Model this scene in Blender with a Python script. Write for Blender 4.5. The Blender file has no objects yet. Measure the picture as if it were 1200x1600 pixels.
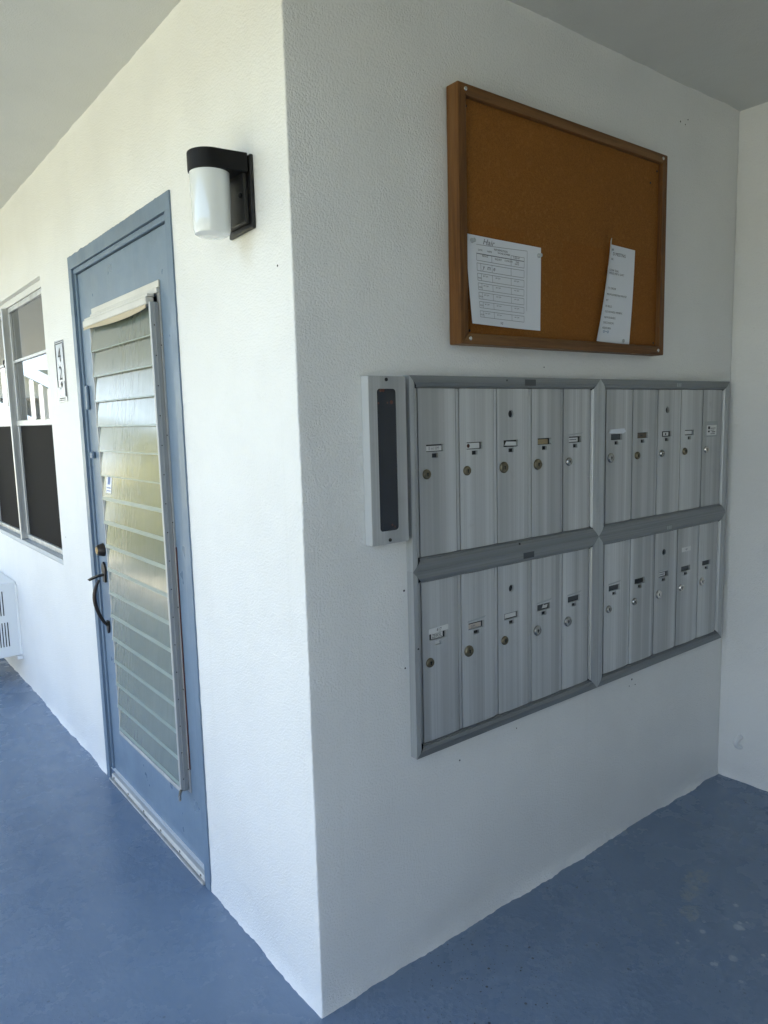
import bpy, bmesh, math, random
from mathutils import Vector, Matrix, noise

rnd = random.Random(7)
S = bpy.context.scene
COL = S.collection

# ------------------------------------------------------------------ camera
CAM = Vector((-0.8456, -1.3823, 1.4376))
YAW, PIT, ROL, FPX = 0.9094, -0.1271, -0.0261, 1143.46
fw = Vector((math.cos(PIT)*math.cos(YAW), math.cos(PIT)*math.sin(YAW), math.sin(PIT)))
r0 = Vector((math.sin(YAW), -math.cos(YAW), 0)); u0 = r0.cross(fw)
rt = r0*math.cos(ROL) + u0*math.sin(ROL); up = -r0*math.sin(ROL) + u0*math.cos(ROL)
cd = bpy.data.cameras.new('camera'); co = bpy.data.objects.new('camera', cd); COL.objects.link(co)
cd.sensor_fit = 'VERTICAL'; cd.sensor_height = 36.0; cd.lens = 36.0*FPX/1600.0
cd.clip_start = 0.02; cd.clip_end = 600
m = Matrix((rt, up, -fw)).transposed().to_4x4(); m.translation = CAM
co.matrix_world = m; S.camera = co
S.render.resolution_x, S.render.resolution_y = 768, 1024

# ------------------------------------------------------------------ world, sun, exposure
SUN_EL, SUN_AZ = math.radians(56), math.radians(300)   # azimuth of the sun measured from +x, counter-clockwise
W = bpy.data.worlds.new('World'); S.world = W; W.use_nodes = True
wn = W.node_tree.nodes; wl = W.node_tree.links; wn.clear()
sky = wn.new('ShaderNodeTexSky'); sky.sky_type = 'NISHITA'; sky.sun_disc = False
sky.sun_elevation = SUN_EL; sky.sun_rotation = math.radians(90) - SUN_AZ
sky.air_density = 1.0; sky.dust_density = 1.2; sky.ozone_density = 1.0
bg = wn.new('ShaderNodeBackground'); bg.inputs[1].default_value = 0.125
wo = wn.new('ShaderNodeOutputWorld'); wl.new(sky.outputs[0], bg.inputs[0]); wl.new(bg.outputs[0], wo.inputs[0])
sl = bpy.data.lights.new('sun', 'SUN'); sl.energy = 5.0; sl.angle = math.radians(0.53); sl.color = (1.0, 0.94, 0.83)
so = bpy.data.objects.new('sun', sl); COL.objects.link(so)
sdir = Vector((math.cos(SUN_EL)*math.cos(SUN_AZ), math.cos(SUN_EL)*math.sin(SUN_AZ), math.sin(SUN_EL)))
so.rotation_euler = (-sdir).to_track_quat('-Z', 'Y').to_euler()
S.view_settings.view_transform = 'Standard'; S.view_settings.look = 'None'
S.view_settings.gamma = 1; S.view_settings.use_curve_mapping = False
S.view_settings.exposure = 2.74
S.cycles.max_bounces = 9; S.cycles.diffuse_bounces = 6; S.cycles.glossy_bounces = 4
S.cycles.caustics_reflective = False; S.cycles.caustics_refractive = False
S.cycles.use_denoising = True; S.cycles.use_adaptive_sampling = True; S.cycles.adaptive_threshold = 0.02
S.cycles.sample_clamp_indirect = 6.0

# ------------------------------------------------------------------ material helpers
class NT:
    def __init__(s, name):
        s.m = bpy.data.materials.new(name); s.m.use_nodes = True
        s.t = s.m.node_tree; s.b = s.t.nodes['Principled BSDF']
        s.tc = s.t.nodes.new('ShaderNodeTexCoord')
    def n(s, typ, **kw):
        o = s.t.nodes.new(typ)
        for k, v in kw.items(): setattr(o, k, v)
        return o
    def l(s, a, b): s.t.links.new(a, b)
    def set(s, **kw):
        names = dict(base='Base Color', rough='Roughness', metal='Metallic', spec='Specular IOR Level', trans='Transmission Weight',
                     ior='IOR', coat='Coat Weight', coatr='Coat Roughness', aniso='Anisotropic')
        for k, v in kw.items():
            if k == 'base': v = (*v, 1)
            s.b.inputs[names[k]].default_value = v
    def map(s, scale=(1, 1, 1), loc=(0, 0, 0)):
        mp = s.n('ShaderNodeMapping'); mp.inputs['Scale'].default_value = scale; mp.inputs['Location'].default_value = loc
        s.l(s.tc.outputs['Object'], mp.inputs['Vector']); return mp.outputs[0]
    def noise(s, scale, detail=3, rough=.5, vec=None, dist=0):
        o = s.n('ShaderNodeTexNoise'); o.inputs['Scale'].default_value = scale; o.inputs['Detail'].default_value = detail
        o.inputs['Roughness'].default_value = rough; o.inputs['Distortion'].default_value = dist
        s.l(vec if vec else s.tc.outputs['Object'], o.inputs['Vector']); return o.outputs['Fac']
    def voro(s, scale, vec=None, feature='F1', dim='3D'):
        o = s.n('ShaderNodeTexVoronoi', feature=feature, voronoi_dimensions=dim); o.inputs['Scale'].default_value = scale
        s.l(vec if vec else s.tc.outputs['Object'], o.inputs['Vector']); return o.outputs['Distance']
    def ramp(s, fac, lo, hi, a=0.0, b=1.0):
        o = s.n('ShaderNodeMapRange'); o.inputs[1].default_value = lo; o.inputs[2].default_value = hi
        o.inputs[3].default_value = a; o.inputs[4].default_value = b; o.interpolation_type = 'SMOOTHSTEP'
        s.l(fac, o.inputs[0]); return o.outputs[0]
    def math(s, op, a, b=None):
        o = s.n('ShaderNodeMath', operation=op)
        for i, v in enumerate((a, b)):
            if v is None: continue
            if isinstance(v, (int, float)): o.inputs[i].default_value = v
            else: s.l(v, o.inputs[i])
        return o.outputs[0]
    def mix(s, fac, a, b, mode='MIX'):
        o = s.n('ShaderNodeMix', data_type='RGBA', blend_type=mode)
        if isinstance(fac, (int, float)): o.inputs[0].default_value = fac
        else: s.l(fac, o.inputs[0])
        for i, v in ((6, a), (7, b)):
            if isinstance(v, tuple): o.inputs[i].default_value = (*v, 1) if len(v) == 3 else v
            else: s.l(v, o.inputs[i])
        return o.outputs[2]
    def base(s, c): s.l(c, s.b.inputs['Base Color'])
    def rough(s, c): s.l(c, s.b.inputs['Roughness'])
    def bump(s, h, strength, dist, prev=None):
        o = s.n('ShaderNodeBump'); o.inputs['Strength'].default_value = strength; o.inputs['Distance'].default_value = dist
        s.l(h, o.inputs['Height'])
        if prev: s.l(prev, o.inputs['Normal'])
        s.l(o.outputs[0], s.b.inputs['Normal']); return o.outputs[0]
    def spot(s, pos, radius, edge=.4, warp=None, warpamt=.0, stretch=(1, 1, 1)):
        mp = s.n('ShaderNodeMapping', vector_type='POINT')
        mp.inputs['Scale'].default_value = stretch
        mp.inputs['Location'].default_value = tuple(-p*q for p, q in zip(pos, stretch))
        s.l(s.tc.outputs['Object'], mp.inputs['Vector'])
        ln = s.n('ShaderNodeVectorMath', operation='LENGTH'); s.l(mp.outputs[0], ln.inputs[0])
        d = ln.outputs['Value']
        if warp is not None: d = s.math('ADD', d, s.math('MULTIPLY', s.math('SUBTRACT', warp, .5), warpamt))
        return s.ramp(d, radius, radius*(1-edge), 0, 1)

def plain(name, base, rough=.5, **kw):
    t = NT(name); t.set(base=base, rough=rough, **kw); return t.m

def m_stucco(name, base, s1=150, amt=.5, dist=.0022, dirty=True):
    t = NT(name); t.set(rough=.42, spec=.45)
    a = t.noise(s1, 2, .6); b = t.noise(s1*.5, 3, .6); c = t.noise(3.0, 4, .55)
    msk = t.ramp(t.noise(2.6, 3, .6), .32, .66, .7, 1.0)
    h = t.math('MULTIPLY', t.math('ADD', t.ramp(a, .22, .80), t.math('MULTIPLY', b, .9)), msk)
    n1 = t.bump(h, amt, dist)
    t.bump(t.noise(4.5, 4, .55), .35, .02, n1)
    col = t.mix(t.ramp(c, .35, .7), base, tuple(v*.95 for v in base))
    if dirty:
        sp = t.ramp(t.voro(9), .045, .02); col = t.mix(t.math('MULTIPLY', sp, t.ramp(t.noise(2.3, 2), .62, .66)), col, (.12, .11, .1))
        # vertical wash marks
        st = t.ramp(t.noise(1, 4, .6, t.map((22, 22, .7))), .58, .8); col = t.mix(t.math('MULTIPLY', st, .10), col, (.55, .53, .46))
    if dirty:
        sm = t.ramp(t.noise(6, 5, .7, dist=.7), .60, .80); col = t.mix(t.math('MULTIPLY', sm, .10), col, (.50, .47, .41))
        lampstain = t.spot((0, .20, 1.845), .055, .9, t.noise(30, 3), .03, (1, 1, .7)); col = t.mix(t.math('MULTIPLY', lampstain, .22), col, (.42, .34, .18))
    t.base(col); return t.m

def m_floor():
    t = NT('blue_floor_paint'); t.set(spec=.4)
    b1, b2 = (.168, .228, .318), (.148, .204, .290)
    n1 = t.noise(2.2, 5, .6, dist=.6); n2 = t.noise(14, 5, .65, dist=.8)
    col = t.mix(t.ramp(n1, .30, .80), b1, b2)
    col = t.mix(t.math('MULTIPLY', t.ramp(n2, .45, .85), .07), col, (.175, .24, .335))
    sw = t.noise(1, 4, .6, t.map((3, 14, 1)), dist=.5)
    col = t.mix(t.math('MULTIPLY', t.ramp(sw, .5, .85), .08), col, (.22, .29, .40))
    wp = t.noise(24, 4, .65)
    gr = None
    for p, rr, stx in (((1.18, -.302, 0), .058, (1, 1.7, 1)), ((1.13, -.325, 0), .036, (1, 1.4, 1)), ((1.02, -.372, 0), .045, (1, 1.8, 1)), ((1.08, -.335, 0), .022, (1, 1, 1)), ((.91, -.345, 0), .012, (1, 1, 1))):
        k = t.spot(p, rr, .25, wp, .12, stx); gr = k if gr is None else t.math('MAXIMUM', gr, k)
    col = t.mix(t.math('MULTIPLY', t.math('MULTIPLY', gr, t.ramp(t.noise(55, 4, .65), .34, .62)), .75), col, (.285, .315, .315))
    dr = None
    for i in range(15):
        x = .86 + .36*rnd.random(); y = -.40 - .22*rnd.random()
        k = t.spot((x, y, 0), .006 + .010*rnd.random()**2, .5, wp, .012); dr = k if dr is None else t.math('MAXIMUM', dr, k)
    col = t.mix(t.math('MULTIPLY', dr, .70), col, (.42, .47, .52))
    near = t.spot((.40, -.20, 0), .34, .7); lowf = t.ramp(t.noise(1.7, 3, .6), .50, .66)
    for sc_, th, am in ((34, .10, 1.0), (17, .075, 1.0), (75, .14, .9)):
        sp = t.ramp(t.voro(sc_, dim='2D'), th, th*.6); sel = t.ramp(t.noise(sc_*.8, 1), .56, .60)
        k = t.math('MULTIPLY', t.math('MULTIPLY', sp, sel), t.math('MAXIMUM', near, t.math('MULTIPLY', lowf, .75)))
        col = t.mix(t.math('MULTIPLY', k, am), col, (.016, .015, .016))
    # roller laps, scuffs and thin scratches
    rl = t.noise(1, 3, .5, t.map((1.2, 7.5, 1))); col = t.mix(t.math('MULTIPLY', t.ramp(rl, .42, .60), .16), col, (.125, .18, .26))
    for scl, lo in (((6, 90, 1), .70), ((80, 9, 1), .71)):
        sc2 = t.noise(1, 5, .7, t.map(scl), dist=1.0); col = t.mix(t.math('MULTIPLY', t.ramp(sc2, lo+.01, lo+.08), .22), col, (.32, .37, .44))
    gm = t.noise(5.5, 5, .7, dist=1.2); col = t.mix(t.math('MULTIPLY', t.ramp(gm, .45, .85), .07), col, (.10, .125, .165))
    t.base(col)
    t.rough(t.ramp(t.noise(7, 5, .65), .3, .75, .18, .36))
    h = t.math('ADD', t.noise(60, 4, .6), t.math('MULTIPLY', t.noise(6, 4, .6), 1.2))
    t.bump(h, .20, .004); return t.m

def m_paint(name, base, rough=.32, brush=(60, 60, 5)):
    t = NT(name); t.set(spec=.45)
    n = t.noise(4, 4, .6)
    t.base(t.mix(t.ramp(n, .3, .75), base, tuple(v*.86 for v in base)))
    t.rough(t.ramp(t.noise(9, 3), .3, .7, rough-.05, rough+.1))
    n1 = t.bump(t.noise(1, 5, .6, t.map(brush), dist=.4), .30, .0020)
    t.bump(t.noise(120, 3, .6), .16, .0010, n1); return t.m

def m_brushed(name, base, rough=.42, axis='z', band=.35, metal=.45):
    t = NT(name); t.set(metal=metal, spec=.5)
    sc = {'z': (230, 230, 1.2), 'x': (1.2, 230, 230), 'y': (230, 1.2, 230)}[axis]
    bc = {'z': (19, 19, .25), 'x': (.25, 19, 19), 'y': (19, .25, 19)}[axis]
    oi = t.n('ShaderNodeObjectInfo')
    def vec(scale):
        mp = t.n('ShaderNodeMapping'); mp.inputs['Scale'].default_value = scale
        ad = t.n('ShaderNodeVectorMath', operation='ADD'); t.l(t.tc.outputs['Object'], ad.inputs[0]); t.l(oi.outputs['Random'], ad.inputs[1])
        t.l(ad.outputs[0], mp.inputs['Vector']); return mp.outputs[0]
    st = t.noise(1, 4, .6, vec(sc)); bd = t.noise(1, 3, .55, vec(bc)); gr = t.noise(16, 4, .7)
    dk = tuple(v*.60 for v in base); lt = tuple(min(1, v*1.18) for v in base)
    col = t.mix(t.ramp(bd, .3, .72), dk, lt)
    col = t.mix(band, base, col)
    col = t.mix(t.math('MULTIPLY', t.ramp(st, .42, .75), .28), col, tuple(v*.55 for v in base))
    col = t.mix(t.math('MULTIPLY', t.ramp(gr, .60, .78), .30), col, tuple(v*.6 for v in base))
    for sc3, lo in (((14, 14, 60), .735), ((45, 45, 9), .74)):
        mp = t.n('ShaderNodeMapping'); mp.inputs['Scale'].default_value = sc3; mp.inputs['Rotation'].default_value = (0, .6, 0); t.l(t.tc.outputs['Object'], mp.inputs['Vector'])
        s3 = t.noise(1, 4, .7, mp.outputs[0], dist=.8); col = t.mix(t.math('MULTIPLY', t.ramp(s3, lo-.03, lo+.03), .5), col, tuple(min(1, v*1.3) for v in base))
    t.base(col)
    t.rough(t.ramp(t.math('ADD', st, t.math('MULTIPLY', bd, .6)), .5, 1.1, rough-.1, rough+.16))
    t.bump(st, .12, .0006); return t.m

def m_wood(name, axis):
    t = NT(name); t.set(rough=.5, spec=.22)
    sc = {'z': (90, 90, 5), 'x': (5, 90, 90)}[axis]
    g = t.noise(1, 5, .65, t.map(sc), dist=1.2); b = t.noise(1, 2, .5, t.map(tuple(v*.25 for v in sc)))
    col = t.mix(t.ramp(g, .3, .72), (.175, .078, .024), (.088, .037, .012))
    col = t.mix(t.math('MULTIPLY', t.ramp(b, .45, .75), .5), col, (.30, .165, .07))
    t.base(col); t.bump(g, .2, .0008); return t.m

def m_cork():
    t = NT('cork'); t.set(rough=.85, spec=.2)
    a = t.noise(330, 3, .6); b = t.noise(90, 4, .6); c = t.noise(3, 3)
    col = t.mix(t.ramp(a, .35, .68), (.262, .106, .021), (.185, .073, .014))
    col = t.mix(t.math('MULTIPLY', t.ramp(b, .52, .72), .35), col, (.34, .16, .045))
    col = t.mix(t.math('MULTIPLY', t.ramp(c, .4, .7), .2), col, (.30, .12, .02))
    # unfaded rectangles where notices hung for long
    sx = t.n('ShaderNodeSeparateXYZ'); t.l(t.tc.outputs['Object'], sx.inputs[0])
    for x0, x1, z1 in ((.40, .70, 1.916), (.86, 1.40, 1.915)):
        k = t.math('MULTIPLY', t.math('GREATER_THAN', sx.outputs[0], x0), t.math('LESS_THAN', sx.outputs[0], x1))
        k = t.math('MULTIPLY', k, t.math('LESS_THAN', sx.outputs[2], z1))
        col = t.mix(t.math('MULTIPLY', k, .20), col, (.23, .07, .008))
    t.base(col); t.bump(a, .35, .0015); return t.m

def m_louver():
    t = NT('obscure_louver_glass'); t.set(rough=.2, spec=.6, trans=.18, ior=1.55, coat=.40, coatr=.10)
    st = t.noise(1, 4, .6, t.map((70, 70, 5)), dist=.4)
    col = t.mix(t.ramp(st, .3, .75), (.185, .228, .208), (.140, .178, .162))
    oi = t.n('ShaderNodeObjectInfo')
    col = t.mix(t.math('MULTIPLY', oi.outputs['Random'], .22), col, (.15, .17, .155))
    t.base(col); t.rough(t.ramp(st, .3, .75, .10, .24))
    t.bump(t.noise(1, 4, .6, t.map((110, 110, 7)), dist=.3), .16, .0012); return t.m

def m_grass():
    t = NT('lawn'); t.set(rough=.8, spec=.2)
    a = t.noise(1.2, 5, .6); b = t.noise(40, 4, .7)
    col = t.mix(t.ramp(a, .35, .7), (.12, .125, .045), (.17, .155, .075))
    t.base(t.mix(t.math('MULTIPLY', t.ramp(b, .4, .7), .5), col, (.06, .085, .02))); t.bump(b, .6, .03); return t.m

WHITE = (.78, .785, .77)
M = {}
M['wall'] = m_stucco('white_stucco', WHITE, 180, .46, .0028)
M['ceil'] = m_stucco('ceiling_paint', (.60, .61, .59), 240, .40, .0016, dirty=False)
M['wall_far'] = plain('far_white_wall', (.74, .74, .72), .7)
M['floor'] = m_floor()
M['grey_wall'] = m_stucco('grey_stucco', (.55, .56, .57), 165, .6, .0026)
M['grass'] = m_grass()
M['concrete'] = m_stucco('pale_concrete', (.47, .43, .34), 60, .4, .003)
M['blue'] = m_paint('blue_door_paint', (.158, .222, .300))
M['blue_trim'] = m_paint('blue_trim_paint', (.148, .208, .282), .36)
M['alu_z'] = m_brushed('brushed_aluminium_door', (.54, .555, .56), .38, 'z', .75)
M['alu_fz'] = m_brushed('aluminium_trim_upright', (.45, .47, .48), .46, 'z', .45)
M['alu_fx_shade'] = m_brushed('aluminium_rail_shaded', (.235, .25, .26), .40, 'x', .5)  # rail colour darkened for the shade on its sloped faces
M['alu_jal'] = m_brushed('weathered_aluminium', (.52, .53, .53), .5, 'z', .4, .55)
M['alu_white'] = m_paint('chalky_white_aluminium', (.62, .61, .57), .45)
M['cream'] = plain('cream_vinyl', (.52, .44, .31), .5)
M['dark'] = plain('dark_recess', (.012, .013, .015), .6)
M['gapdark'] = plain('dark_gap', (.014, .015, .017), .7)
M['directory'] = plain('dark_directory_pane', (.022, .026, .034), .16)
M['rust'] = plain('rust', (.085, .028, .018), .85)
M['slotgrey'] = plain('grey_slot_backing', (.06, .068, .075), .5)
M['card'] = plain('white_card', (.66, .67, .66), .7)
M['card_beige'] = plain('beige_card', (.55, .48, .42), .7)
M['card_gold'] = plain('aged_gold_card', (.30, .235, .13), .55)
M['card_brown'] = plain('brown_card', (.15, .115, .075), .6)
M['tape'] = plain('clear_tape', (.42, .45, .46), .25)
M['ink'] = plain('black_ink', (.03, .03, .035), .6)
M['ink_grey'] = plain('grey_ink', (.16, .165, .19), .7)
M['ink_blue'] = plain('blue_ink', (.02, .16, .34), .6)
M['paper'] = plain('white_paper', (.70, .73, .78), .75)
M['brass'] = plain('tarnished_brass', (.20, .175, .12), .38, metal=.9)
M['steel'] = plain('worn_steel_lock', (.36, .36, .35), .25, metal=1.0)
M['chrome'] = plain('chrome_lock', (.60, .58, .55), .16, metal=1.0)
M['bronze'] = plain('dark_bronze', (.050, .042, .038), .38, metal=.7)
M['brass_face'] = plain('brass_cylinder_face', (.50, .36, .16), .3, metal=.9)
M['black'] = plain('black_lamp_metal', (.004, .004, .0045), .5, spec=.25)
M['black_in'] = plain('grey_black_enamel', (.014, .0135, .013), .35, spec=.35)
M['opal'] = plain('opal_glass', (.70, .73, .725), .10, coat=.6, coatr=.04)
M['wood_z'] = m_wood('wood_upright', 'z'); M['wood_x'] = m_wood('wood_rail', 'x')
M['cork'] = m_cork()
M['louver'] = m_louver()
M['overlap_tint'] = plain('louver_overlap_tint', (.225, .285, .262), .28)  # paler tint imitating the see-through overlap of two louvres
M['behind'] = plain('white_inner_screen', (.42, .44, .42), .8)
M['win_alu'] = m_brushed('window_aluminium', (.60, .61, .61), .35, 'z', .4, .6)
M['win_white'] = plain('window_white_frame', (.70, .71, .70), .35)
M['glass'] = plain('window_glass', (.045, .05, .05), .015, ior=1.9, spec=.8)
M['screen'] = plain('dark_insect_screen', (.017, .016, .015), .7, spec=.05)
M['sill'] = m_stucco('painted_sill', (.52, .55, .56), 90, .4, .002)
M['silver'] = plain('silver_foil_sign', (.36, .37, .38), .3, metal=.85)
M['ac'] = plain('white_ac_steel', (.74, .76, .77), .4)
M['case_paint'] = plain('grey_white_case_paint', (.50, .52, .53), .4)
M['white_sm'] = plain('white_gloss_paint', (.76, .77, .77), .35)
M['sticker'] = plain('white_sticker', (.75, .77, .8), .4)
M['sticker_blue'] = plain('blue_sticker_print', (.03, .09, .30), .5)
M['pale_blue'] = plain('pale_blue_paint', (.42, .52, .62), .5)
M['leaf'] = plain('yellow_green_leaf', (.27, .25, .05), .5)
M['bark'] = plain('bark', (.10, .075, .05), .9)

# ------------------------------------------------------------------ mesh helpers
class MB:
    def __init__(s): s.v = []; s.f = []; s.sm = False
    def add(s, verts, faces):
        o = len(s.v); s.v += [tuple(v) for v in verts]; s.f += [tuple(i+o for i in f) for f in faces]; return s
    def box(s, x0, x1, y0, y1, z0, z1, bev=0):
        if x0 > x1: x0, x1 = x1, x0
        if y0 > y1: y0, y1 = y1, y0
        if z0 > z1: z0, z1 = z1, z0
        bm = bmesh.new(); bmesh.ops.create_cube(bm, size=1)
        for v in bm.verts:
            v.co = Vector(((x0+x1)/2 + v.co.x*(x1-x0), (y0+y1)/2 + v.co.y*(y1-y0), (z0+z1)/2 + v.co.z*(z1-z0)))
        if bev: bmesh.ops.bevel(bm, geom=bm.edges[:], offset=bev, segments=1, affect='EDGES')
        bm.verts.index_update()
        s.add([v.co[:] for v in bm.verts], [[v.index for v in f.verts] for f in bm.faces]); bm.free(); return s
    def lathe(s, org, axis, prof, seg=20, capA=True, capB=True):
        ax = Vector(axis).normalized(); a = ax.orthogonal().normalized(); b = ax.cross(a); org = Vector(org)
        vs = []; fs = []
        for r, h in prof:
            for k in range(seg):
                t = 2*math.pi*k/seg; vs.append(org + ax*h + (a*math.cos(t) + b*math.sin(t))*r)
        for i in range(len(prof)-1):
            for k in range(seg):
                k2 = (k+1) % seg; fs.append((i*seg+k, i*seg+k2, (i+1)*seg+k2, (i+1)*seg+k))
        if capA: fs.append(tuple(reversed(range(seg))))
        if capB: fs.append(tuple((len(prof)-1)*seg + k for k in range(seg)))
        return s.add(vs, fs)
    def tube(s, pts, rads, seg=10, flat=1.0):
        pts = [Vector(p) for p in pts]; vs = []; fs = []
        ref = None
        for i, p in enumerate(pts):
            d = (pts[min(i+1, len(pts)-1)] - pts[max(i-1, 0)]).normalized()
            if ref is None: ref = d.orthogonal().normalized()
            a = (ref - d*ref.dot(d)).normalized(); ref = a; b = d.cross(a)
            for k in range(seg):
                t = 2*math.pi*k/seg; vs.append(p + (a*math.cos(t) + b*math.sin(t)*flat)*rads[i])
        for i in range(len(pts)-1):
            for k in range(seg):
                k2 = (k+1) % seg; fs.append((i*seg+k, i*seg+k2, (i+1)*seg+k2, (i+1)*seg+k))
        fs.append(tuple(reversed(range(seg)))); fs.append(tuple((len(pts)-1)*seg + k for k in range(seg)))
        return s.add(vs, fs)
    def prism(s, poly, fn, d0, d1):
        """poly of (u,v), fn(u,v,d) -> point"""
        n = len(poly); vs = [fn(u, v, d0) for u, v in poly] + [fn(u, v, d1) for u, v in poly]
        fs = [tuple(range(n)), tuple(reversed(range(n, 2*n)))] + [(i, n+i, n+(i+1) % n, (i+1) % n) for i in range(n)]
        return s.add(vs, fs)
    def plate(s, u0, u1, v0, v1, fn, holes=(), depth=.003, sides=True, xu=()):
        us = sorted({u0, u1, *xu, *[h[0] for h in holes], *[h[1] for h in holes]}); vs_ = sorted({v0, v1, *[h[2] for h in holes], *[h[3] for h in holes]})
        inh = lambda u, v: any(h[0] < u < h[1] and h[2] < v < h[3] for h in holes)
        for i in range(len(us)-1):
            for j in range(len(vs_)-1):
                if inh((us[i]+us[i+1])/2, (vs_[j]+vs_[j+1])/2): continue
                s.add([fn(us[i], vs_[j], 0), fn(us[i+1], vs_[j], 0), fn(us[i+1], vs_[j+1], 0), fn(us[i], vs_[j+1], 0)], [(0, 1, 2, 3)])
        for (a, b, c, d) in list(holes) + ([(u0, u1, v0, v1)] if sides else []):
            q = [(a, c), (b, c), (b, d), (a, d)]
            for k in range(4):
                p, r = q[k], q[(k+1) % 4]
                s.add([fn(*p, 0), fn(*r, 0), fn(*r, depth), fn(*p, depth)], [(0, 1, 2, 3)])
        return s
    def ringhole(s, u0, u1, v0, v1, cu, cv, r, fn, depth=.004, seg=16):
        n = seg; per = []; cir = []
        for k in range(n):
            t = 2*math.pi*(k+.5)/n + math.pi/4; c, si = math.cos(t), math.sin(t); mx = max(abs(c), abs(si))
            per.append((cu + c/mx*(u1-u0)/2, cv + si/mx*(v1-v0)/2)); cir.append((cu + c*r, cv + si*r))
        vs = [fn(*p, 0) for p in per] + [fn(*p, 0) for p in cir] + [fn(*p, depth) for p in cir]
        fs = []
        for k in range(n):
            k2 = (k+1) % n; fs += [(k, k2, n+k2, n+k), (n+k, n+k2, 2*n+k2, 2*n+k)]
        # square corners
        cs = [(u1, v1), (u0, v1), (u0, v0), (u1, v0)]
        o = len(vs)
        for q, c in enumerate(cs):
            vs.append(fn(*c, 0)); kk = (q*n//4 - 1) % n
            fs.append((kk, o+q, (kk+1) % n))
        return s.add(vs, fs)
    def build(s, name, mat, parent=None, smooth=False, bev=0):
        me = bpy.data.meshes.new(name); me.from_pydata(s.v, [], s.f); me.update()
        bm = bmesh.new(); bm.from_mesh(me); bmesh.ops.recalc_face_normals(bm, faces=bm.faces[:]); bm.to_mesh(me); bm.free()
        me.materials.append(M[mat] if isinstance(mat, str) else mat)
        o = bpy.data.objects.new(name, me); COL.objects.link(o)
        if smooth:
            me.polygons.foreach_set('use_smooth', [True]*len(me.polygons)); me.update()
            try: me.set_sharp_from_angle(angle=math.radians(38))
            except Exception: pass
        if bev:
            b = o.modifiers.new('bevel', 'BEVEL'); b.width = bev; b.segments = 2; b.limit_method = 'ANGLE'
        if parent:
            o.parent = parent; o.matrix_parent_inverse = parent.matrix_world.inverted() if False else Matrix.Translation(-parent.location)
        return o

def tag(o, label=None, cat=None, group=None, kind=None):
    for k, v in (('label', label), ('category', cat), ('group', group), ('kind', kind)):
        if v: o[k] = v
    return o
def empty(name, loc, label, cat, group=None):
    o = bpy.data.objects.new(name, None); COL.objects.link(o); o.location = loc; o.empty_display_size = .1
    return tag(o, label, cat, group)
RW = lambda u, v, d=0, y=0.0: (u, y+d, v)        # right (mailbox) wall: d goes into the wall
LWf = lambda u, v, d=0, x=0.0: (x+d, u, v)       # left (door) wall

_fc = {}
def text2d(txt, size, align='LEFT', squeeze=1.0):
    key = (txt, size, align, squeeze)
    if key in _fc: return _fc[key]
    cu = bpy.data.curves.new('t', 'FONT'); cu.body = txt; cu.size = size; cu.align_x = align; cu.resolution_u = 2
    ob = bpy.data.objects.new('t', cu); COL.objects.link(ob)
    bpy.context.view_layer.update()
    me = bpy.data.meshes.new_from_object(ob.evaluated_get(bpy.context.evaluated_depsgraph_get()))
    r = ([(v.co.x*squeeze, v.co.y) for v in me.vertices], [tuple(p.vertices) for p in me.polygons])
    bpy.data.objects.remove(ob); bpy.data.curves.remove(cu); bpy.data.meshes.remove(me)
    _fc[key] = r; return r

# ------------------------------------------------------------------ the setting
L, H = 1.8847, 2.4905
XE = -1.85                                            # open edge of the walkway
tag(MB().box(XE, 6, -9, 15, -.14, 0).build('floor', 'floor'), kind='structure')
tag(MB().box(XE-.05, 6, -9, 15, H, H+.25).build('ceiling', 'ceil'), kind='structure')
g = MB(); g.add([(-250, -250, -.16), (250, -250, -.16), (250, 250, -.16), (-250, 250, -.16)], [(0, 1, 2, 3)])
tag(g.build('ground', 'grass'), kind='structure')
tag(MB().box(-3.6, XE-.01, -20, 30, -.20, -.12).build('path', 'concrete'), kind='structure')

def nz(a, b, c): return noise.noise(Vector((a, b, c)))
def lip(mb, fn, u0, u1, z0, z1, amp, seed, step=.008, top=False, sign=-1, blend=False):
    """ragged painted edge where plaster meets the floor (or ceiling); fn(u,z,d)"""
    n = max(2, int((u1-u0)/step)); rows = [0, .18, .4, .7, 1.0]
    vs = []; fs = []
    for i in range(n+1):
        u = u0 + (u1-u0)*i/n
        a = amp*(.55 + .8*nz(u*3.1, seed, 0) + .7*nz(u*11, seed, 3) + .25*nz(u*60, seed, 7))
        f_ = math.exp(-max(0, u-u0)/.05) if blend else 0
        a = max(amp*.05, a)*(1-f_) + .006*f_
        w = amp*.6*nz(u*9, seed, 11)*(1-f_)
        for rr in rows:
            z = z0 + (z1-z0)*rr
            prof = (1-rr)**2.2
            vs.append(fn(u, z, sign*(a*prof + w*rr*(1-rr))))
    k = len(rows)
    for i in range(n):
        for j in range(k-1): fs.append((i*k+j, (i+1)*k+j, (i+1)*k+j+1, i*k+j+1))
    mb.add(vs, fs)

DY0, DY1, DZ = .622, 1.612, 2.070       # door opening incl. frame
WY0, WY1, WZ0, WZ1 = 2.052, 4.35, .823, 2.080
CR = .03
def corner_pt(k, z):
    a = math.pi/2*k/8; rr = .0045
    w = .0024*nz(z*5, 1, 2) + .0018*nz(z*28, 4, 2) + .0010*nz(z*75, 4, 2)
    if k == -1: return (0, CR, z)
    if k == 9: return (CR, 0, z)
    x = rr - rr*math.cos(a); y = rr - rr*math.sin(a)
    return (x + w*.7, y + w*.7, z)

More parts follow.
